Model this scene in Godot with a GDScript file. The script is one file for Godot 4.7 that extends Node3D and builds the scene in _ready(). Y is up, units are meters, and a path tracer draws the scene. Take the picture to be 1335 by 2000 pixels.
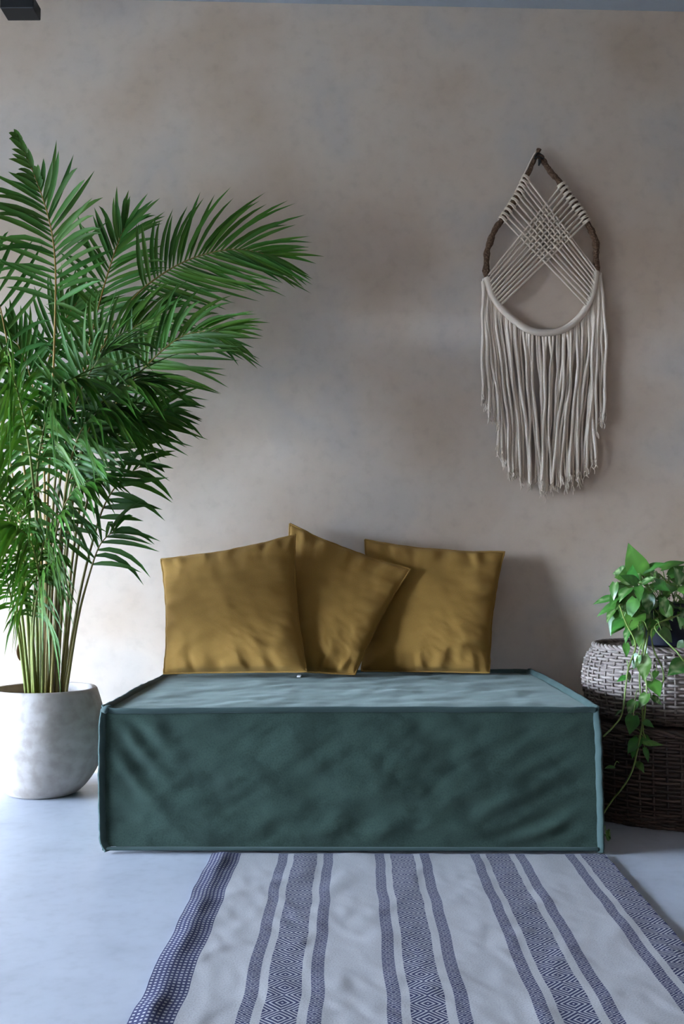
extends Node3D
# A corner of a plastered room: velvet daybed, cushions, palm, wicker baskets, wall hanging, rug.
# Units are metres. The camera stands at x = 0, z = 0 and looks towards -z; the plaster wall is at z = -4.32.

const WALL_Z := -4.32
const SOFA_TOP := 0.435
const OPEN_TOP := 2.3
const OPEN_FRONT := -0.2
const OPEN_BACK := -3.7
const LEFT_X := -6.0
const PORCH := 1.6
const SKY_ENERGY := 42.0
const EXPOSURE := 3.0

var rng := RandomNumberGenerator.new()
var M := {}
var used := {}
var wob := FastNoiseLite.new()

# Collects vertices and triangles; smooth normals come from the winding.
class MB:
	var v := PackedVector3Array()
	var uv := PackedVector2Array()
	var col := PackedColorArray()
	var idx := PackedInt32Array()
	var tint := Color(1, 1, 1)

	func vert(p: Vector3, t := Vector2.ZERO) -> int:
		v.append(p)
		uv.append(t)
		col.append(tint)
		return v.size() - 1

	func tri(a: int, b: int, c: int) -> void:
		idx.append_array([a, b, c])

	func quad(a: int, b: int, c: int, d: int) -> void:
		idx.append_array([a, b, c, a, c, d])

	# a sheet of nu by nv cells; fn(u, v) gives the point; loop closes it round u
	func grid(nu: int, nv: int, fn: Callable, flip := false, loop := false) -> void:
		var first := v.size()
		var w := nu if loop else nu + 1
		for j in nv + 1:
			for i in w:
				var p: Vector3 = fn.call(float(i) / nu, float(j) / nv)
				vert(p, Vector2(float(i) / nu, float(j) / nv))
		for j in nv:
			for i in nu:
				var i2 := (i + 1) % w
				var a := first + j * w + i
				var b := first + j * w + i2
				var c := first + (j + 1) * w + i2
				var d := first + (j + 1) * w + i
				if flip:
					quad(a, b, c, d)
				else:
					quad(a, d, c, b)

	# a tube along path; r is the radius at each point; flat squeezes it across the second axis
	func tube(path: Array, r: Array, sides := 6, flat := 1.0, up := Vector3.ZERO) -> void:
		var first := v.size()
		var n := path.size()
		var side := Vector3.ZERO
		for k in n:
			var t: Vector3 = (path[mini(k + 1, n - 1)] - path[maxi(k - 1, 0)]).normalized()
			if up != Vector3.ZERO:
				side = up.cross(t).normalized()
			elif k == 0:
				side = t.cross(Vector3.UP if absf(t.y) < 0.9 else Vector3.RIGHT).normalized()
			else:
				side = (side - t * side.dot(t)).normalized()
			var other := t.cross(side)
			for s in sides:
				var a := TAU * s / sides
				vert(path[k] + (side * cos(a) + other * sin(a) * flat) * r[k], Vector2(float(s) / sides, float(k) / n))
		for k in n - 1:
			for s in sides:
				var s2 := (s + 1) % sides
				quad(first + k * sides + s, first + k * sides + s2, first + (k + 1) * sides + s2, first + (k + 1) * sides + s)
		var e0 := vert(path[0])
		var e1 := vert(path[n - 1])
		for s in sides:
			var s2 := (s + 1) % sides
			tri(e0, first + s2, first + s)
			tri(e1, first + (n - 1) * sides + s, first + (n - 1) * sides + s2)

	# a box with chamfered edges
	func box(lo: Vector3, hi: Vector3, ch := 0.004) -> void:
		var c := (lo + hi) / 2
		var h := (hi - lo) / 2
		var faces := [[0, 1, 2], [1, 2, 0], [2, 0, 1]]
		var at := {}
		for f in faces:
			for s in [-1, 1]:
				var q := []
				for st in [[-1, -1], [1, -1], [1, 1], [-1, 1]]:
					var p := Vector3.ZERO
					p[f[0]] = s * h[f[0]]
					p[f[1]] = st[0] * (h[f[1]] - ch)
					p[f[2]] = st[1] * (h[f[2]] - ch)
					var k := vert(c + p)
					q.append(k)
					var key := Vector4(sign(p.x), sign(p.y), sign(p.z), f[0])
					at[key] = k
				if s > 0:
					quad(q[0], q[3], q[2], q[1])
				else:
					quad(q[0], q[1], q[2], q[3])
		for f in faces:   # edges along f[2], between the faces across f[0] and f[1]
			for s in [-1, 1]:
				for t in [-1, 1]:
					var p0 := Vector3.ONE
					p0[f[0]] = s
					p0[f[1]] = t
					p0[f[2]] = -1
					var p1 := p0
					p1[f[2]] = 1
					var a: int = at[Vector4(p0.x, p0.y, p0.z, f[0])]
					var b: int = at[Vector4(p1.x, p1.y, p1.z, f[0])]
					var cc: int = at[Vector4(p1.x, p1.y, p1.z, f[1])]
					var d: int = at[Vector4(p0.x, p0.y, p0.z, f[1])]
					if s * t > 0:
						quad(a, b, cc, d)
					else:
						quad(a, d, cc, b)
		for sx in [-1, 1]:
			for sy in [-1, 1]:
				for sz in [-1, 1]:
					var a: int = at[Vector4(sx, sy, sz, 0)]
					var b: int = at[Vector4(sx, sy, sz, 1)]
					var d: int = at[Vector4(sx, sy, sz, 2)]
					if sx * sy * sz > 0:
						tri(a, d, b)
					else:
						tri(a, b, d)

	func mesh(origin := Vector3.ZERO, flat_shaded := false) -> ArrayMesh:
		var vv := v
		var uu := uv
		var cc := col
		var ii := idx
		if flat_shaded:
			vv = PackedVector3Array()
			uu = PackedVector2Array()
			cc = PackedColorArray()
			ii = PackedInt32Array()
			for k in idx.size():
				vv.append(v[idx[k]])
				uu.append(uv[idx[k]])
				cc.append(col[idx[k]])
				ii.append(k)
		var n := PackedVector3Array()
		n.resize(vv.size())
		for k in range(0, ii.size(), 3):
			var a := vv[ii[k]]
			var f := (vv[ii[k + 2]] - a).cross(vv[ii[k + 1]] - a)
			for j in 3:
				n[ii[k + j]] += f
		for k in n.size():
			n[k] = n[k].normalized() if n[k].length_squared() > 0 else Vector3.UP
		var p := PackedVector3Array()
		p.resize(vv.size())
		for k in vv.size():
			p[k] = vv[k] - origin
		var arr := []
		arr.resize(Mesh.ARRAY_MAX)
		arr[Mesh.ARRAY_VERTEX] = p
		arr[Mesh.ARRAY_NORMAL] = n
		arr[Mesh.ARRAY_TEX_UV] = uu
		arr[Mesh.ARRAY_COLOR] = cc
		arr[Mesh.ARRAY_INDEX] = ii
		var m := ArrayMesh.new()
		m.add_surface_from_arrays(Mesh.PRIMITIVE_TRIANGLES, arr)
		return m

# ---------------------------------------------------------------- nodes

func numbered(called: String) -> String:
	var k: int = used.get(called, 0)
	used[called] = k + 1
	return called if k == 0 else "%s_%03d" % [called, k]

func tag(o: Node, label: String, category: String, group := "") -> void:
	o.set_meta("label", label)
	o.set_meta("category", category)
	if group != "":
		o.set_meta("group", group)

# a thing: a Node3D at its base
func thing(called: String, label: String, category: String, at: Vector3, group := "") -> Node3D:
	var o := Node3D.new()
	o.name = numbered(called)
	o.position = at
	add_child(o)
	tag(o, label, category, group)
	return o

# a part given in room coordinates; parent is a thing, or a part that stands at its thing's place
func part(called: String, b: MB, m: Material, parent: Node3D, origin: Vector3, flat_shaded := false) -> MeshInstance3D:
	var o := MeshInstance3D.new()
	o.name = called
	o.mesh = b.mesh(origin, flat_shaded)
	o.material_override = m
	parent.add_child(o, true)
	return o

func struct(called: String, lo: Vector3, hi: Vector3, m: Material) -> MeshInstance3D:
	var o := MeshInstance3D.new()
	o.name = called
	var b := BoxMesh.new()
	b.size = hi - lo
	o.mesh = b
	o.material_override = m
	o.position = (lo + hi) / 2
	o.set_meta("kind", "structure")
	add_child(o)
	return o

# ---------------------------------------------------------------- curves

func cr(p: Array, t: float) -> Vector3:
	var n := p.size() - 1
	var f := clampf(t, 0, 1) * n
	var i := mini(int(f), n - 1)
	var a: Vector3 = p[maxi(i - 1, 0)]
	var b: Vector3 = p[i]
	var c: Vector3 = p[i + 1]
	var d: Vector3 = p[mini(i + 2, n)]
	return b.cubic_interpolate(c, a, d, f - i)

func smooth(p: Array, n: int) -> Array:
	var out := []
	for k in n + 1:
		out.append(cr(p, float(k) / n))
	return out

func same(r: float, n: int) -> Array:
	var out := []
	out.resize(n)
	out.fill(r)
	return out

# ---------------------------------------------------------------- materials

func noise(freq: float, octaves := 4, kind := FastNoiseLite.TYPE_SIMPLEX_SMOOTH, number := 1) -> FastNoiseLite:
	var f := FastNoiseLite.new()
	f.noise_type = kind
	f.frequency = freq
	f.fractal_octaves = octaves
	f.seed = number
	return f

func ntex(f: FastNoiseLite, size: int, stops: Array, normal := false) -> NoiseTexture2D:
	var t := NoiseTexture2D.new()
	t.width = size
	t.height = size
	t.seamless = true
	t.seamless_blend_skirt = 0.2
	t.noise = f
	t.generate_mipmaps = false
	if normal:
		t.as_normal_map = true
	elif stops.size() > 0:
		var g := Gradient.new()
		var offs := PackedFloat32Array()
		var cols := PackedColorArray()
		for s in stops:
			offs.append(s[0])
			cols.append(s[1])
		g.offsets = offs
		g.colors = cols
		t.color_ramp = g
	return t

func plain(c: Color, rough := 0.8) -> StandardMaterial3D:
	var m := StandardMaterial3D.new()
	m.albedo_color = c
	m.roughness = rough
	return m

# stops colour a noise laid over the thing in metres; relief in centimetres
func mottled(c: Color, rough: float, tex: Texture2D, scale: float, relief_tex: Texture2D = null, relief := 0.0, world := true) -> StandardMaterial3D:
	var m := plain(c, rough)
	m.albedo_texture = tex
	m.uv1_triplanar = true
	m.uv1_world_triplanar = world
	m.uv1_scale = Vector3.ONE * scale
	if relief_tex:
		m.heightmap_enabled = true
		m.heightmap_texture = relief_tex
		m.heightmap_scale = relief
	return m

func over(m: StandardMaterial3D, tex: Texture2D, scale: float) -> void:
	m.detail_enabled = true
	m.detail_albedo = tex
	m.detail_blend_mode = BaseMaterial3D.BLEND_MODE_MUL
	m.detail_uv_layer = BaseMaterial3D.DETAIL_UV_2
	m.uv2_triplanar = true
	m.uv2_world_triplanar = m.uv1_world_triplanar
	m.uv2_scale = Vector3.ONE * scale

func tinted(rough: float, back := 0.0, spec := 0.5) -> StandardMaterial3D:
	var m := plain(Color.WHITE, rough)
	m.vertex_color_use_as_albedo = true
	m.metallic_specular = spec
	if back > 0:
		m.backlight_enabled = true
		m.backlight = Color(back, back, back).linear_to_srgb()
	return m

func make_materials() -> void:
	var g := func(x: float) -> Color: return Color(x, x, x)
	var coarse := ntex(noise(0.003, 5), 1024, [[0.0, Color(0.90, 0.85, 0.79)], [0.35, Color(0.955, 0.92, 0.885)], [0.55, Color(0.97, 0.95, 0.925)], [0.75, Color(0.93, 0.93, 0.93)], [1.0, Color(1.0, 0.97, 0.93)]])
	var trowel := ntex(noise(0.02, 5, FastNoiseLite.TYPE_PERLIN, 3), 1024, [[0.0, g.call(0.94)], [0.45, g.call(0.985)], [1.0, g.call(1.0)]])
	var rough_h := ntex(noise(0.012, 6, FastNoiseLite.TYPE_PERLIN, 8), 1024, [])
	var fine_h := ntex(noise(0.08, 4, FastNoiseLite.TYPE_PERLIN, 9), 512, [])
	M.wall = mottled(Color(0.805, 0.75, 0.69), 0.75, coarse, 0.33, rough_h, 0.25)
	over(M.wall, trowel, 0.9)
	M.floor = mottled(Color(0.715, 0.725, 0.755), 0.42, ntex(noise(0.008, 5, FastNoiseLite.TYPE_SIMPLEX_SMOOTH, 4), 1024, [[0.0, g.call(0.90)], [0.5, g.call(0.97)], [1.0, g.call(1.0)]]), 0.5, rough_h, 0.08)
	over(M.floor, trowel, 1.3)
	M.ceiling = mottled(Color(0.57, 0.58, 0.585), 0.9, trowel, 0.5)
	M.plaster_plain = mottled(Color(0.50, 0.435, 0.38), 0.85, trowel, 0.5)
	M.outside = mottled(Color(0.29, 0.28, 0.235), 0.9, trowel, 0.4)
	M.porch = mottled(Color(0.42, 0.34, 0.27), 0.8, trowel, 0.5)
	var brushed := noise(0.006, 6, FastNoiseLite.TYPE_SIMPLEX_SMOOTH, 12)
	brushed.domain_warp_enabled = true
	brushed.domain_warp_amplitude = 70.0
	brushed.domain_warp_frequency = 0.012
	brushed.domain_warp_fractal_octaves = 4
	var nap := ntex(brushed, 1024, [[0.0, g.call(0.70)], [0.30, g.call(0.81)], [0.5, g.call(0.91)], [1.0, g.call(1.0)]])
	M.velvet = mottled(Color(0.215, 0.285, 0.25), 0.85, nap, 1.1, fine_h, 0.02)
	over(M.velvet, ntex(noise(0.09, 3, FastNoiseLite.TYPE_SIMPLEX_SMOOTH, 13), 512, [[0.0, g.call(0.80)], [0.5, g.call(0.95)], [1.0, g.call(1.0)]]), 3.0)
	M.velvet.rim_enabled = true
	M.velvet.rim = 0.9
	M.velvet.rim_tint = 0.55
	M.velvet.metallic_specular = 0.2
	M.piping = plain(Color(0.165, 0.24, 0.225), 0.85)
	M.piping.rim_enabled = true
	M.piping.rim = 0.5
	M.piping.rim_tint = 0.6
	var linen := ntex(noise(0.22, 2, FastNoiseLite.TYPE_PERLIN, 21), 512, [[0.0, g.call(0.80)], [0.5, g.call(0.94)], [1.0, g.call(1.0)]])
	var linen_h := ntex(noise(0.25, 2, FastNoiseLite.TYPE_PERLIN, 22), 512, [])
	M.mustard = mottled(Color(0.61, 0.455, 0.185), 0.9, linen, 4.0, linen_h, 0.05)
	M.mustard.rim_enabled = true
	M.mustard.rim = 0.25
	M.mustard.rim_tint = 0.6
	M.black = plain(Color(0.03, 0.03, 0.03), 0.6)
	M.plinth = plain(Color(0.05, 0.055, 0.055), 0.8)
	M.tag_white = plain(Color(0.9, 0.9, 0.88), 0.8)
	var cem := ntex(noise(0.009, 6, FastNoiseLite.TYPE_SIMPLEX_SMOOTH, 31), 1024, [[0.0, Color(0.80, 0.78, 0.75)], [0.4, Color(0.90, 0.88, 0.86)], [0.6, Color(0.96, 0.95, 0.94)], [1.0, Color(1, 1, 1)]])
	M.cement = mottled(Color(0.72, 0.69, 0.665), 0.8, cem, 1.6, rough_h, 0.12)
	M.soil = mottled(Color(0.16, 0.12, 0.09), 0.95, trowel, 8.0, fine_h, 0.6)
	M.leaf = tinted(0.5, 0.35, 0.35)
	M.stem = tinted(0.5)
	M.pothos = tinted(0.33, 0.3)
	M.navy = plain(Color(0.075, 0.085, 0.13), 0.35)
	M.wicker = tinted(0.75)
	var cotton := ntex(noise(0.15, 3, FastNoiseLite.TYPE_PERLIN, 41), 512, [[0.0, g.call(0.86)], [0.5, g.call(0.96)], [1.0, g.call(1.0)]])
	M.cotton = mottled(Color(0.90, 0.83, 0.745), 0.95, cotton, 6.0, linen_h, 0.1)
	var bark := ntex(noise(0.05, 4, FastNoiseLite.TYPE_PERLIN, 51), 512, [[0.0, Color(0.25, 0.18, 0.13)], [0.45, Color(0.40, 0.30, 0.22)], [0.7, Color(0.55, 0.45, 0.36)], [1.0, Color(0.70, 0.62, 0.52)]])
	M.bark = mottled(Color(0.85, 0.82, 0.80), 0.9, bark, 5.0, fine_h, 0.4)

# frond: points from the soil to the tip, where the blade starts, leaflets a side, leaflet length, width, the way the blade faces, droop, colour, whether each leaflet is a part
func palm_fronds() -> Array:
	return [
		[[Vector3(-1.186, 0.404, -3.920), Vector3(-1.197, 0.794, -3.900), Vector3(-1.194, 1.094, -3.880), Vector3(-1.176, 1.536, -3.860), Vector3(-1.167, 1.900, -3.850), Vector3(-1.173, 2.105, -3.850), Vector3(-1.194, 2.252, -3.830), Vector3(-1.237, 2.395, -3.800), Vector3(-1.298, 2.546, -3.770)], 0.50, 28, 0.34, 0.021, Vector3(-0.1, 0.15, 1), 0.62, 0, 1],
		[[Vector3(-1.163, 0.400, -3.950), Vector3(-1.159, 0.895, -4.000), Vector3(-1.124, 1.376, -4.030), Vector3(-1.050, 1.739, -4.050), Vector3(-0.928, 1.967, -4.060), Vector3(-0.804, 2.088, -4.070), Vector3(-0.655, 2.168, -4.070), Vector3(-0.483, 2.199, -4.060), Vector3(-0.328, 2.163, -4.040)], 0.56, 32, 0.36, 0.019, Vector3(0.1, 0.25, 1), 0.24, 1, 1],
		[[Vector3(-1.136, 0.406, -3.900), Vector3(-1.100, 0.894, -3.900), Vector3(-1.036, 1.298, -3.900), Vector3(-0.937, 1.522, -3.900), Vector3(-0.807, 1.686, -3.900), Vector3(-0.662, 1.794, -3.880), Vector3(-0.519, 1.798, -3.840)], 0.42, 30, 0.34, 0.020, Vector3(0.1, 0.4, 1), 0.50, 1, 1],
		[[Vector3(-1.126, 0.408, -3.880), Vector3(-1.075, 0.854, -3.850), Vector3(-1.013, 1.170, -3.820), Vector3(-0.931, 1.346, -3.800), Vector3(-0.829, 1.442, -3.780), Vector3(-0.708, 1.478, -3.760)], 0.42, 24, 0.30, 0.018, Vector3(0.1, 0.5, 1), 0.55, 1, 1],
		[[Vector3(-1.128, 0.406, -3.900), Vector3(-1.068, 0.735, -3.880), Vector3(-1.010, 0.973, -3.860), Vector3(-0.958, 1.122, -3.840), Vector3(-0.885, 1.219, -3.820), Vector3(-0.792, 1.276, -3.800)], 0.50, 10, 0.26, 0.024, Vector3(0, 0.5, 1), 0.65, 1, 1],
		[[Vector3(-1.109, 0.411, -3.860), Vector3(-1.060, 0.657, -3.840), Vector3(-1.013, 0.834, -3.820), Vector3(-0.965, 0.962, -3.800), Vector3(-0.902, 1.020, -3.780)], 0.55, 7, 0.28, 0.021, Vector3(0, 0.6, 1), 0.90, 1, 1],
		[[Vector3(-1.234, 0.404, -3.920), Vector3(-1.270, 0.794, -3.900), Vector3(-1.333, 1.133, -3.860), Vector3(-1.425, 1.449, -3.820), Vector3(-1.535, 1.682, -3.780), Vector3(-1.643, 1.795, -3.750)], 0.40, 28, 0.34, 0.021, Vector3(0.1, 0.3, 1), 0.50, 2, 0],
		[[Vector3(-1.232, 0.400, -3.950), Vector3(-1.281, 0.895, -4.000), Vector3(-1.339, 1.312, -4.020), Vector3(-1.395, 1.653, -4.040), Vector3(-1.457, 1.955, -4.050), Vector3(-1.526, 2.149, -4.050), Vector3(-1.610, 2.276, -4.040)], 0.42, 17, 0.34, 0.019, Vector3(0.2, 0.2, 1), 0.45, 0, 1],
		[[Vector3(-1.193, 0.412, -3.850), Vector3(-1.185, 0.893, -3.760), Vector3(-1.191, 1.271, -3.660), Vector3(-1.209, 1.502, -3.560), Vector3(-1.227, 1.614, -3.470), Vector3(-1.248, 1.662, -3.400)], 0.45, 26, 0.32, 0.021, Vector3(0.5, 0.9, 0.5), 1.30, 2, 0],
		[[Vector3(-1.185, 0.398, -3.970), Vector3(-1.180, 0.937, -4.020), Vector3(-1.154, 1.422, -4.060), Vector3(-1.106, 1.772, -4.100), Vector3(-1.051, 2.038, -4.120), Vector3(-1.002, 2.217, -4.130), Vector3(-0.960, 2.327, -4.130)], 0.45, 28, 0.34, 0.019, Vector3(0, 0.2, 1), 0.60, 0, 0],
		[[Vector3(-1.172, 0.411, -3.860), Vector3(-1.141, 0.932, -3.800), Vector3(-1.091, 1.319, -3.740), Vector3(-1.020, 1.523, -3.680), Vector3(-0.929, 1.646, -3.620), Vector3(-0.842, 1.672, -3.570)], 0.42, 28, 0.32, 0.020, Vector3(0.3, 0.8, 0.6), 0.60, 1, 0],
		[[Vector3(-1.196, 0.406, -3.900), Vector3(-1.191, 0.894, -3.920), Vector3(-1.178, 1.304, -3.950), Vector3(-1.123, 1.578, -3.980), Vector3(-1.017, 1.771, -4.000), Vector3(-0.897, 1.860, -4.020), Vector3(-0.813, 1.902, -4.020)], 0.45, 28, 0.33, 0.019, Vector3(0.1, 0.5, 1), 0.50, 1, 0],
		[[Vector3(-1.221, 0.413, -3.840), Vector3(-1.214, 0.641, -3.780), Vector3(-1.179, 0.854, -3.720), Vector3(-1.125, 1.005, -3.660), Vector3(-1.056, 1.077, -3.600)], 0.45, 20, 0.24, 0.013, Vector3(0.2, 0.9, 0.6), 1.60, 2, 0],
		[[Vector3(-1.239, 0.411, -3.860), Vector3(-1.254, 0.659, -3.800), Vector3(-1.258, 0.873, -3.740), Vector3(-1.231, 1.044, -3.680), Vector3(-1.169, 1.143, -3.600)], 0.45, 22, 0.24, 0.014, Vector3(0.3, 0.9, 0.6), 1.70, 2, 0],
		[[Vector3(-1.256, 0.406, -3.900), Vector3(-1.308, 0.694, -3.900), Vector3(-1.359, 0.914, -3.900), Vector3(-1.437, 1.075, -3.900), Vector3(-1.522, 1.175, -3.880)], 0.42, 20, 0.26, 0.014, Vector3(0.1, 0.6, 1), 0.60, 2, 0],
		[[Vector3(-1.154, 0.413, -3.840), Vector3(-1.120, 0.835, -3.780), Vector3(-1.077, 1.162, -3.720), Vector3(-1.021, 1.347, -3.660), Vector3(-0.940, 1.433, -3.600), Vector3(-0.853, 1.444, -3.550)], 0.42, 24, 0.28, 0.018, Vector3(0.2, 0.8, 0.6), 1.00, 1, 0],
		[[Vector3(-1.225, 0.397, -3.980), Vector3(-1.266, 0.937, -4.040), Vector3(-1.309, 1.363, -4.100), Vector3(-1.299, 1.672, -4.140), Vector3(-1.236, 1.898, -4.170), Vector3(-1.175, 2.011, -4.180)], 0.45, 26, 0.32, 0.019, Vector3(0, 0.3, 1), 0.50, 0, 0],
		[[Vector3(-1.214, 0.408, -3.880), Vector3(-1.215, 0.854, -3.820), Vector3(-1.192, 1.222, -3.740), Vector3(-1.136, 1.424, -3.660), Vector3(-1.061, 1.524, -3.580), Vector3(-1.004, 1.541, -3.520)], 0.42, 26, 0.30, 0.018, Vector3(0.2, 0.8, 0.6), 1.30, 2, 0],
		[[Vector3(-1.141, 0.412, -3.850), Vector3(-1.095, 0.893, -3.800), Vector3(-1.037, 1.241, -3.740), Vector3(-0.951, 1.465, -3.680), Vector3(-0.843, 1.550, -3.620), Vector3(-0.736, 1.542, -3.560)], 0.42, 26, 0.30, 0.020, Vector3(0.2, 0.8, 0.6), 0.70, 1, 0],
		[[Vector3(-1.176, 0.406, -3.900), Vector3(-1.144, 0.854, -3.860), Vector3(-1.102, 1.170, -3.820), Vector3(-1.019, 1.341, -3.760), Vector3(-0.908, 1.420, -3.700), Vector3(-0.806, 1.418, -3.650)], 0.42, 24, 0.28, 0.020, Vector3(0.2, 0.8, 0.6), 0.80, 1, 0],
		[[Vector3(-1.244, 0.406, -3.900), Vector3(-1.270, 0.795, -3.860), Vector3(-1.311, 1.050, -3.800), Vector3(-1.355, 1.184, -3.750), Vector3(-1.405, 1.237, -3.700)], 0.42, 20, 0.28, 0.019, Vector3(0.2, 0.6, 0.8), 1.20, 2, 0],
		[[Vector3(-1.186, 0.408, -3.880), Vector3(-1.162, 0.776, -3.820), Vector3(-1.117, 1.029, -3.760), Vector3(-1.044, 1.160, -3.700), Vector3(-0.956, 1.193, -3.640)], 0.45, 20, 0.26, 0.019, Vector3(0.2, 0.8, 0.6), 0.90, 1, 0],
		[[Vector3(-1.203, 0.400, -3.950), Vector3(-1.230, 0.936, -3.980), Vector3(-1.259, 1.353, -4.020), Vector3(-1.327, 1.656, -4.060), Vector3(-1.413, 1.854, -4.080)], 0.45, 24, 0.32, 0.020, Vector3(0.1, 0.4, 1), 0.50, 0, 0],
		[[Vector3(-1.213, 0.413, -3.840), Vector3(-1.209, 0.583, -3.780), Vector3(-1.181, 0.740, -3.720), Vector3(-1.134, 0.854, -3.660), Vector3(-1.075, 0.910, -3.600)], 0.40, 18, 0.20, 0.014, Vector3(0.2, 0.9, 0.6), 1.90, 2, 0],
		[[Vector3(-1.251, 0.411, -3.860), Vector3(-1.273, 0.600, -3.820), Vector3(-1.294, 0.757, -3.780), Vector3(-1.309, 0.854, -3.740), Vector3(-1.339, 0.911, -3.700)], 0.42, 16, 0.20, 0.014, Vector3(0.2, 0.8, 0.6), 1.70, 2, 0],
		[[Vector3(-1.186, 0.413, -3.840), Vector3(-1.176, 0.680, -3.780), Vector3(-1.170, 0.873, -3.700), Vector3(-1.183, 0.985, -3.630), Vector3(-1.213, 1.020, -3.570)], 0.42, 18, 0.22, 0.015, Vector3(0.3, 0.8, 0.6), 1.80, 2, 0],
		[[Vector3(-1.251, 0.399, -3.960), Vector3(-1.314, 0.854, -4.000), Vector3(-1.387, 1.251, -4.040), Vector3(-1.474, 1.571, -4.060), Vector3(-1.571, 1.768, -4.080)], 0.40, 24, 0.30, 0.019, Vector3(0.1, 0.3, 1), 0.40, 0, 0],
	]

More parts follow.
